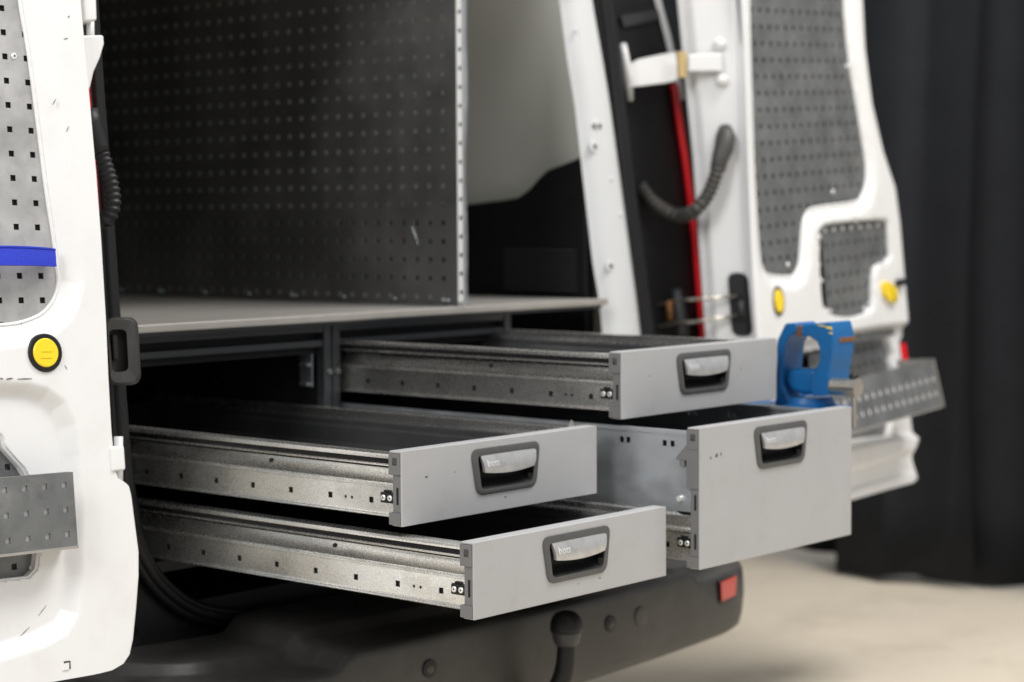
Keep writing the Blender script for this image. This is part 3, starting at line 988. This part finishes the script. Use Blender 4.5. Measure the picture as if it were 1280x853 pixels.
# pocket tray bolted over it
tr = [(-300, 605), (90, 586), (91, 682), (-300, 712)]
o4 = [LD.uv(x, y, .03) for x, y in tr]
mb = MB()
u1, vt, vb = o4[1][0], o4[1][1], o4[2][1]
pu = .0345
trf = lambda a, b, d: LD.at(a, b + (a - u1) * .010, .03 + d)
nv = 3; ph = (vt - vb - .004) / nv
for i in range(9):
    for k in range(nv):
        a, b = u1 - .016 - i * pu, vb + ph * (k + .5) - .001
        mb.cell(trf, a - pu / 2, a + pu / 2, b - ph / 2, b + ph / 2, sq(a, b, .0043), .0015)
tray = vobj('door_tray', mb, 'doordark', doorL)
mb = MB()
for s0, s1, off_ in ((vb - .005, vb - .001, 0),):
    mb.loft([[trf(u1 + .002, s0, 0.001), trf(u1 - 9 * pu, s0, .001), trf(u1 - 9 * pu, s1, .001), trf(u1 + .002, s1, .001)],
             [trf(u1 + .002, s0, -.06), trf(u1 - 9 * pu, s0, -.06), trf(u1 - 9 * pu, s1, -.06), trf(u1 + .002, s1, -.06)]])
vobj('tray_bottom', mb, 'edge', doorL)
mb = MB().loft([[trf(u1 - .004, vb, d), trf(u1 - 9 * pu, vb, d), trf(u1 - 9 * pu, vt - .004, d), trf(u1 - .004, vt - .004, d)] for d in (-.0025, -.0045)])
vobj('tray_backing', mb, 'doorsheet', doorL)
for px, py, d in ((18.5, 70, -.0175), (41, 710, -.034)):
    c = vobj('rivet', disc(LD, px, py, .0050, d - .001, d + .0025), 'screw', doorL, smooth=40)
    vobj('rivet_core', disc(LD, px, py, .0016, d + .001, d + .003, 10, 1, .0003), 'void', doorL)
vobj('cap_ring', disc(LD, 57.5, 441, .0300, -.004, .0035), 'rubber', doorL, smooth=40)
vobj('yellow_cap', disc(LD, 58.0, 441, .0225, -.002, .0055), 'yellow', doorL, smooth=40)
for y_ in (438, 446):
    vobj('cap_emboss', slab(LD, ((52, y_), (65, y_ - .2), (65, y_ + 1.6), (52, y_ + 1.8)), .0045, .0064), 'yellow', doorL)
# slot at the foot of the door
vobj('drain_slot', slab(LD, ((80, 827), (88, 826), (88.5, 836), (82, 838)), -.003, .0008), 'capdark', doorL)
vobj('drain_slot_lip', slab(LD, ((81, 829.5), (86.5, 828.5), (86.5, 837), (79, 838.5)), -.002, .0016), 'white', doorL)
# scuffs
for a in (((24, 797, 37, 784), .0007), ((48, 770, 58, 757), .0006), ((66, 131, 70, 124), .0010), ((83, 165, 86, 158), .0008), ((0, 473, 4, 474), .0012), ((8, 474, 16, 473), .0014), ((22, 474, 40, 473.5), .0010), ((81, 457, 84, 462), .0006), ((85, 22, 87, 20), .0013), ((80, 49, 85, 48), .0010)):
    (x0, y0, x1, y1), r = a
    pa = [LD.px(x0 + (x1 - x0) * t, y0 + (y1 - y0) * t, .0004 if y0 < 480 else -.0157) for t in (0, .5, 1)]
    vobj('scuff', MB().tube(pa, [r * .5, r, r * .4], 5), 'decal', doorL)
# hinge hardware at its edge
vobj('hinge_block', slab(LD, ((104, -6), (121, -4), (122, 26), (106, 27)), -.050, -.008), 'white', doorL, bevel=.004)
vobj('hinge_pin', MB().tube([LD.px(113, y, -.03) for y in (22, 60)], .0065, 12), 'white', doorL, smooth=True)
vobj('hinge_wing', slab(LD, ((104, 44), (130, 43.5), (131, 55), (126, 72), (118, 90), (113, 112), (108, 112)), -.05, -.020), 'white', doorL, bevel=.004)
vobj('hinge_block', slab(LD, ((138, 558), (156, 557), (158, 588), (141, 590)), -.050, .004), 'white', doorL, bevel=.004)
vobj('hinge_pin', MB().tube([LD.px(148, y, -.02) for y in (546, 604)], .0075, 12), 'white', doorL, smooth=True)
# black door-check housing
loop = rrect([(131, 397), (172, 396), (177, 481), (137, 483)], 14, 5)
inn = rrect([(136, 412), (158, 412), (161, 464), (141, 466)], 7, 5)
def dl(lp, d): return [LD.px(x, y, d) for x, y in lp]
mb = MB().loft([dl(loop, -.07), dl(loop, -.018), dl(rrect([(134, 400), (168, 400), (172, 478), (139, 479)], 11, 5), -.012), dl(inn, -.014), dl(inn, -.034)], True, True)
chk = vobj('check_housing', mb, 'bumper', doorL, smooth=35)
vobj('check_roller', slab(LD, ((141, 418), (148, 418), (150, 450), (143, 451)), -.034, -.020), 'black', doorL, bevel=.003)
# corrugated conduit between pillar and left door
def corrugated(path, r, n=14, amp=.12, start=.0, pitch=.0098):
    L = 0; out = [(path[0], 0)]
    for a, b in zip(path, path[1:]):
        L += np.linalg.norm(b - a); out.append((b, L))
    return MB().tube(path, [r * (1 + (amp * math.sin(2 * math.pi * l / pitch) if l > start else .0)) for _, l in out], n)


cpts = [LD.px(x, y, d) for x, y, d in ((112, 150, -.05), (122, 178, -.045), (131, 205, -.04), (139, 232, -.035), (141, 256, -.035), (134, 274, -.045), (124, 277, -.06), (112, 276, -.08))]
vobj('cable_conduit', corrugated(catmull(cpts, 22), .0125), 'rubber', smooth=True)
vobj('conduit_boot', MB().tube([LD.px(x, y, d) for x, y, d in ((108, 140, -.052), (114, 156, -.049), (124, 184, -.044), (127, 192, -.0425))], [.020, .0175, .0145, .0135], 14), 'rubber', smooth=True)

# ======== right door
winR = [RD.uv(x, y) for x, y in ((940, -240), (942, 0), (946, 150), (950, 250), (955, 318), (959, 335), (967, 344), (993, 346), (1002, 339), (1006, 322), (1009, 283), (1014, 268), (1025, 260), (1073, 253), (1083, 245), (1088, 228), (1088, 203),
                                 (1080, 150), (1068, 80), (1063, 30), (1061, -10), (1056, -240))]
p2R = [RD.uv(x, y) for x, y in ((1024, 290), (1033, 279), (1106, 272.5), (1111, 278), (1114, 320), (1110, 329), (1097, 333), (1093, 345), (1092, 384), (1084, 393), (1062, 399), (1040, 395), (1029, 382), (1025, 340))]
p3R = [RD.uv(x, y) for x, y in ((990, 446), (1058, 432), (1117, 422), (1123, 440), (1128, 500), (1120, 545), (990, 560))]
ledge = [RD.uv(x, y) for x, y in ((930, 440), (1040, 418), (1100, 408), (1200, 396), (1210, 545), (1130, 548), (930, 590))]
lower = [RD.uv(x, y) for x, y in ((930, 618), (1066, 585), (1141, 562), (1143, 592), (1066, 615), (930, 650))]


def dispR(P):
    a, b, c, e, l2 = sdist(winR, P), sdist(p2R, P), sdist(p3R, P), sdist(ledge, P), sdist(lower, P)
    d = -.012 * (1 - np.clip((a - .003) / .030, 0, 1))
    d += -.050 * np.clip((-a + .001) / .007, 0, 1)
    d += -.050 * np.clip((-b + .001) / .007, 0, 1)
    d += -.018 * smooth01((-e + .004) / .02)
    d += -.050 * np.clip((-c + .001) / .007, 0, 1)
    d += -.007 * smooth01((-l2 + .002) / .012)
    return d


xl = [(-160, 928), (0, 931), (200, 937), (345, 943), (420, 948), (640, 962), (700, 966)]
xr = [(-160, 1077), (0, 1080), (60, 1083), (130, 1092), (190, 1106), (235, 1121), (280, 1127), (340, 1132), (395, 1137), (418, 1138), (428, 1134), (480, 1140), (520, 1148), (548, 1151), (560, 1147), (568, 1142), (576, 1142),
      (598, 1149), (603, 1145), (612, 1112), (625, 1067), (641, 1010), (655, 966)]
doorR = vobj('rear_door', pressed_door(RD, xl, xr, (-160, 655), 2.2, dispR, .04, 'r', False), 'white', smooth=55, label='white rear door with dark perforated sheets, grey tray and hinge arm')
rim(RD, winR, -.0145, .0045, doorR)
rim(RD, p2R, -.0055, .0045, doorR)
hr = RD.uv(945.8, 96, -.014)
cu, cv = RD.uv(1013, 300)[0] + .012, RD.uv(1060, 262)[1]
vobj('perforated_panel', perforated(RD, hr[0] - .038, hr[1] - .038 * 14, 16, 24, -.0135, .0050, keep=lambda a, b: not (a > cu and b < cv)), 'doordark', doorR)
vobj('window_backing', slab(RD, ((944, -150), (1054, -150), (1060, 0), (1080, 170), (1084, 235), (1010, 255), (1000, 340), (960, 340)), -.028, -.024), 'void', doorR)
h2 = RD.uv(1032, 287, -.014)
vobj('perforated_panel', perforated(RD, h2[0] - .006, h2[1] - .038 * 7, 9, 9, -.0135, .0050), 'doordark', doorR)
vobj('panel_backing', slab(RD, ((1024, 290), (1112, 275), (1112, 328), (1092, 395), (1028, 395)), -.030, -.026), 'void', doorR)
h3 = RD.uv(1064, 441, -.03)
vobj('perforated_panel', perforated(RD, h3[0] - .038 * 5, h3[1] - .038 * 6, 11, 7, -.032, .0050), 'doordark', doorR)
vobj('panel_backing', slab(RD, ((980, 450), (1120, 426), (1126, 540), (980, 560)), -.060, -.056), 'void', doorR)
# bright dimples along the rims of the cut-out
for px, py in [(1032 + 11 * k, 288 - 1.1 * k) for k in range(7)] + [(1026, 296), (1024, 311), (1025, 331), (1028, 351), (1111, 300), (1112, 324), (1034, 388), (1039, 389), (1082, 386), (1071, 278), (986, 331), (1042, 240), (1060, 83)]:
    vobj('rivet', disc(RD, px, py, .0052, -.016, -.0105, 12), 'screw', doorR, smooth=40)
vobj('cap_ring', disc(RD, 974.5, 376.5, .034, -.012, .004, 28, .72), 'rubber', doorR, smooth=40)
vobj('yellow_cap', disc(RD, 975, 376.5, .0265, -.008, .0075, 28, .72), 'yellow', doorR, smooth=40)
vobj('yellow_catch', slab(RD, rrect([(1105, 353), (1113, 352), (1122, 362), (1123, 377), (1117, 379), (1107, 369)], 4, 4), -.01, .010), 'yellow', doorR, bevel=.003)
vobj('red_marker', slab(RD, ((1126, 430), (1132, 429), (1135, 450), (1129, 453)), -.019, -.0165), 'red', doorR)
vobj('latch_bracket', slab(RD, ((1124, 350), (1133, 348), (1133, 356), (1124, 358)), -.03, .012), 'black', doorR)
# tray
tq = [(1000, 492), (1166, 448), (1170, 507), (1000, 545)]
o4 = [RD.uv(x, y, .09) for x, y in ((1066, 474), (1166, 449), (1170, 508), (1066, 530))]
u0, u1 = o4[0][0] - .34, o4[1][0]
sl = (o4[1][1] - o4[0][1]) / (o4[1][0] - o4[0][0])
ht = o4[1][1] - o4[2][1]
pu = .036
trr = lambda a, b, d: RD.at(a, o4[1][1] + (a - u1) * sl + b + .0 * d, .09 + d - b * .15)
mb = MB()
nv = 2; ph = .036
n_i = int((u1 - u0) / pu)
for i in range(n_i):
    for k in range(nv):
        a, b = u1 - .020 - i * pu, -.047 - k * ph
        mb.cell(trr, a - pu / 2, a + pu / 2, b - ph / 2, b + ph / 2, sq(a, b, .0075), .002)
q = lambda b0, b1, d0, d1: MB().loft([[trr(u1 - .002, b0, d1), trr(u0, b0, d1), trr(u0, b1, d1), trr(u1 - .002, b1, d1)], [trr(u1 - .002, b0, d0), trr(u0, b0, d0), trr(u0, b1, d0), trr(u1 - .002, b1, d0)]])
tm = q(-.029, 0, -.002, 0)
mb.add(tm.v, tm.f)
tm = q(-ht, -.101, -.002, 0)
mb.add(tm.v, tm.f)
vobj('door_tray', mb, 'doordark', doorR)
vobj('tray_backing', q(-.104, -.026, -.008, -.0035), 'white', doorR)  # white plate added so the holes look as if light comes through
vobj('tray_bottom', q(-ht - .002, -ht + .001, -.10, .0015), 'edge', doorR)
vobj('tray_end', MB().loft([[trr(u1, 0, .002), trr(u1, -ht, .002), trr(u1 + .004, -ht, .002), trr(u1 + .004, 0, .002)], [trr(u1, 0, -.10), trr(u1, -ht, -.10), trr(u1 + .004, -ht, -.10), trr(u1 + .004, 0, -.10)]]), 'edge', doorR)

# hinge-side face of the right door
inner_e = [(-160, 928), (0, 931), (200, 937), (345, 943), (420, 948), (560, 957), (640, 962)]
outer_e = [(-160, 838), (0, 846), (100, 856), (200, 866), (300, 873), (415, 881), (560, 892), (640, 900)]
BK = .125
rows = []
for y in np.linspace(-160, 640, 70):
    xi, xo = np.interp(y, *zip(*inner_e)), np.interp(y, *zip(*outer_e))
    r_ = []
    for s in np.linspace(0, 1, 16):
        x = xi + (xo - xi) * s
        e = .016 * (1 - (1 - min(s / .22, 1)) ** 2) + (BK - .016) * max(0, (s - .06) / .94)
        if s > .80: e += .012 * smooth01(np.array((s - .80) / .06))
        r_.append(RD.px(x, y, -.004 - e))
    r_.append(r_[-1] + RD.U * .03 - RD.N * .004)
    rows.append(r_)
face = vobj('door_edge_face', MB().grid(rows), 'white', doorR, smooth=True)


def ef(x, y, out=0.0):
    xi, xo = np.interp(y, *zip(*inner_e)), np.interp(y, *zip(*outer_e))
    s = (xi - x) / (xi - xo)
    e = .016 * (1 - (1 - min(max(s / .22, 0), 1)) ** 2) + (BK - .016) * max(0, (s - .06) / .94)
    q = RD.px(x, y, -.004 - e)
    return q + (-RD.U * .85 + RD.N * .5) * out


# hinge arm
A = [PQ(x, y, .02) for x, y in ((786, 76), (787, 107))]
mb = MB()
top = [PQ(782, 84, .02), PQ(800, 74, .045), PQ(832, 67, .075), PQ(858, 63, .10)]
bot = [PQ(784, 110, .02), PQ(802, 108, .045), PQ(834, 104, .075), PQ(846, 101, .10)]
th_ = np.array([.004, .012, 0])
mb.loft([[t, b, b + th_, t + th_] for t, b in zip(top, bot)])
hg = vobj('door_hinge', mb, 'white', bevel=.003)
mb = MB().loft([[t, t + np.array([.0, .0, -.006]), t + np.array([.03, .03, -.006]), t + np.array([.03, .03, 0])] for t in top])
vobj('hinge_flange', mb, 'white', hg)
vobj('hinge_foot', MB().tube([PQ(779, 56, .012), PQ(781, 70, .02), PQ(785, 95, .02), PQ(788, 126, .012)], [.008, .010, .012, .007], 10), 'white', hg, smooth=True)
pa, pb = ef(852, 66, .03), ef(853, 98, .03)
vobj('hinge_pin', MB().tube([pa, pb], .0115, 14), 'tan', hg, smooth=40)
mb = MB().loft([[ef(858, 70, .028), ef(902, 67, .004), ef(902, 67, .022), ef(862, 70, .042)], [ef(858, 91, .028), ef(903, 90, .004), ef(903, 90, .022), ef(862, 91, .042)]])
vobj('hinge_leaf', mb, 'white', hg, bevel=.003)
for x, y in ((899, 56), (902, 101)):
    vobj('hinge_bolt', MB().tube([ef(x, y, -.002), ef(x, y, .008), ef(x, y, .016), ef(x, y, .021)], [.016, .0145, .0115, .004], 14), 'white', hg, smooth=50)
# conduit
cp = [PQ(800, 232, .0), PQ(815, 251, .02), PQ(833, 264, .04), PQ(850, 270, .065), ef(868, 264, .060), ef(884, 246, .055), ef(894, 222, .05), ef(898, 205, .045)]
vobj('cable_conduit', corrugated(catmull(cp, 40), .0150, amp=.13, pitch=.0125), 'conduit', smooth=True)
vobj('conduit_boot', MB().tube([ef(897, 214, .042), ef(900, 200, .036), ef(905, 186, .026), ef(907, 172, .016), ef(906, 160, .004)], [.017, .019, .0225, .0225, .015], 14), 'conduit', smooth=True)
vobj('conduit_joint', MB().tube([PQ(845, 269, .06), PQ(851, 270, .067), PQ(858, 268, .075)], [.016, .0175, .016], 14), 'capdark', smooth=True)
# check strap: black slot in the edge face and two rods
lp = rrect([(909, 341), (934, 341), (941, 420), (915, 420)], 11, 5)
slot = vobj('check_slot', MB().loft([[ef(x, y, .006) for x, y in lp], [ef(x, y, -.01) for x, y in lp]]), 'black', doorR)
lp2 = rrect([(914, 366), (934, 366), (937, 402), (918, 402)], 6, 4)
vobj('check_cavity', MB().loft([[ef(x, y, .0085) for x, y in lp2], [ef(x, y, .004) for x, y in lp2]]), 'void', doorR)
vobj('check_roller', MB().tube([ef(926, 376, .012), ef(928, 396, .012)], .006, 10), 'frame', doorR, smooth=True)
for y0_, y1_ in ((373, 370), (401, 394)):
    vobj('check_rod', MB().tube([PQ(822, y0_ + 8, .0), PQ(850, y0_ + 2, .04), ef(868, y0_, .05), ef(922, y1_, .012)], .0042, 10), 'steel', doorR, smooth=True)
vobj('check_clevis', MB().tube([PQ(846, 362, .03), PQ(849, 385, .03), PQ(853, 420, .03)], [.010, .014, .016], 12), 'frame', doorR, smooth=True)
vobj('check_bracket', MB().tube([PQ(836, 376, .02), PQ(838, 400, .02)], .008, 10), 'rust', doorR, smooth=True)

# ================================================================== blue strap hooked on the left door sheet
uvs = [LD.uv(x, y, .004) for x, y in ((-260, 300), (-100, 307), (0, 308), (40, 309), (70, 310))]
dwn = [LD.uv(x, y, .004) for x, y in ((-260, 330), (-100, 332), (0, 333), (40, 333), (71, 333))]
dd = [-.010, .006, .012, .010, -.002]
ft, fb = [], []
for a, b, d in zip(uvs, dwn, dd):
    ft.append(LD.at(a[0], a[1], d)); fb.append(LD.at(b[0], b[1], d + .001))
ft.append(LD.at(uvs[-1][0] + .0030, uvs[-1][1] - .002, -.006)); fb.append(LD.at(dwn[-1][0] + .0025, dwn[-1][1] + .002, -.006))
A_, B_ = catmull(ft, 6), catmull(fb, 6)
sb = ft[2]
st = empty('strap', tuple(sb), 'bright blue woven webbing strap across the pale perforated door sheet', 'strap')
mb = MB()
rows = [[a, a * .5 + b * .5 + LD.N * .0008, b] for a, b in zip(A_, B_)]
mb.loft([[r_[0], r_[1], r_[2], r_[2] - LD.N * .0025, r_[1] - LD.N * .0025, r_[0] - LD.N * .0025] for r_ in rows])
obj('webbing', mb, 'strap', st, tuple(sb), smooth=50)
mb = MB()
rows2 = [[a * .97 + b * .03 + LD.N * .0006, a * .90 + b * .10 + LD.N * .0010] for a, b in zip(A_, B_)]
for c0, c1 in ((.02, .09), (.91, .98)):
    mb.loft([[a * (1 - c0) + b * c0 + LD.N * .0002, a * (1 - c0) + b * c0 + LD.N * .0014, a * (1 - c1) + b * c1 + LD.N * .0014, a * (1 - c1) + b * c1 + LD.N * .0002] for a, b in zip(A_, B_)])
obj('selvedge', mb, 'strap', st, tuple(sb), smooth=50)

# ================================================================== vise
VX0, VX1 = 1.060, 1.132
vb0 = onX(1000, 506, VX0)
vise = empty('vise', tuple(vb0), 'chipped blue bench vise with steel spindle beside the drawers', 'vise')


def vpoly(name, pix, x0, x1, mt, bevel=.0035, parent=vise, **k):
    yz = [onX(a, b, VX0)[[1, 2]] for a, b in pix]
    mb = MB().loft([[(x0, y, z) for y, z in yz], [(x1, y, z) for y, z in yz]])
    return obj(name, mb, mt, parent, tuple(vb0), bevel=bevel, seg=3, **k)


fx = vpoly('fixed_jaw', [(971, 426), (981, 404.5), (993.5, 403.5), (996, 408), (995, 416), (986, 421), (981, 430), (979, 446), (977, 466), (977, 482), (983, 495), (990, 506), (968, 507)], VX0, VX1, 'blue')
vpoly('jaw_plate', [(992, 407), (1000, 406.5), (1002, 413), (1000, 420), (994, 421)], VX0 + .004, VX1 - .004, 'rust', .002, fx)
mv = vpoly('moving_jaw', [(1003, 406), (1039, 402.5), (1043, 420), (1042, 442), (1039, 458), (1037, 470), (1037, 494), (1016, 495), (1013, 478), (1020, 464), (1025, 452), (1026, 438), (1022, 427), (1013, 421), (1003, 420)], VX0 - .004, VX1, 'blue')
vpoly('jaw_plate', [(1001.5, 408), (1004.5, 407.5), (1005.5, 419), (1002, 420)], VX0 + .002, VX1 - .004, 'steel', .001, mv)
vpoly('slide', [(979, 466), (985, 462), (1017, 461), (1018, 494), (1000, 494), (986, 489), (979, 480)], VX0 + .006, VX1 - .02, 'blue', .010)
vpoly('worn_band', [(1037, 424), (1043.6, 423), (1043.6, 429), (1037, 431)], VX0 + .018, VX1 + .0015, 'rust', .001, mv)
sp0 = onX(1041, 486, VX0 + .01); sp1 = onX(1073, 482, VX0 + .01)
sp0[2] = sp1[2] = (sp0[2] + sp1[2]) / 2
spn = obj('spindle', MB().tube([sp0, sp1 + np.array([0, .022, 0]), sp1 + np.array([0, .02, 0]), sp1], [.0165, .0165, .0185, .0185], 20), 'steel', vise, tuple(vb0), smooth=40)
hm = sp1 + np.array([0, .010, 0])
obj('tommy_bar', MB().tube([hm + np.array([0, 0, .016]), hm - np.array([0, 0, .075])], .0048, 12), 'steel', spn, tuple(vb0), smooth=40)
obj('bar_knob', MB().tube([hm + np.array([0, 0, .012]), hm + np.array([0, 0, .016]), hm + np.array([0, 0, .023]), hm + np.array([0, 0, .027])], [.006, .0095, .009, .004], 14), 'black', spn, tuple(vb0), smooth=True)
z0 = vb0[2]
obj('swivel_base', MB().tube([(VX0 + .045, vb0[1] + .01, z0 + .012), (VX0 + .045, vb0[1] + .01, z0), (VX0 + .045, vb0[1] + .01, z0 - .006), (VX0 + .045, vb0[1] + .01, z0 - .016)], [.046, .050, .062, .062], 28), 'blue', vise, tuple(vb0), smooth=40)
obj('mounting_plate', MB().box(VX0 - .035, VX1 + .01, vb0[1] - .075, vb0[1] + .32, z0 - .016, z0 - .004), 'blue', vise, tuple(vb0), bevel=.002)
obj('slide_arm', MB().box(VX0 - .02, VX1 - .005, vb0[1] - .07, .60, z0 - .060, z0 - .0162), 'frame', vise, tuple(vb0), bevel=.002)
# yellow letters-like paint dabs on the moving jaw shoulder
for px, py, w_, h_ in ((1027, 408.5, .010, .003), (1036, 412, .007, .006), (1038, 418, .004, .004)):
    q = onX(px, py, VX0 - .0045)
    mb = MB().loft([[(VX0 - .0030, q[1] - w_, q[2]), (VX0 - .0030, q[1] + w_, q[2] + h_ * .4), (VX0 - .0030, q[1] + w_ * .6, q[2] + h_), (VX0 - .0030, q[1] - w_ * .8, q[2] + h_ * .7)],
                    [(VX0 - .0046, q[1] - w_, q[2]), (VX0 - .0046, q[1] + w_, q[2] + h_ * .4), (VX0 - .0046, q[1] + w_ * .6, q[2] + h_), (VX0 - .0046, q[1] - w_ * .8, q[2] + h_ * .7)]])
    obj('paint_mark', mb, 'yellow', mv, tuple(vb0))

scn.render.resolution_x, scn.render.resolution_y = 1024, 682
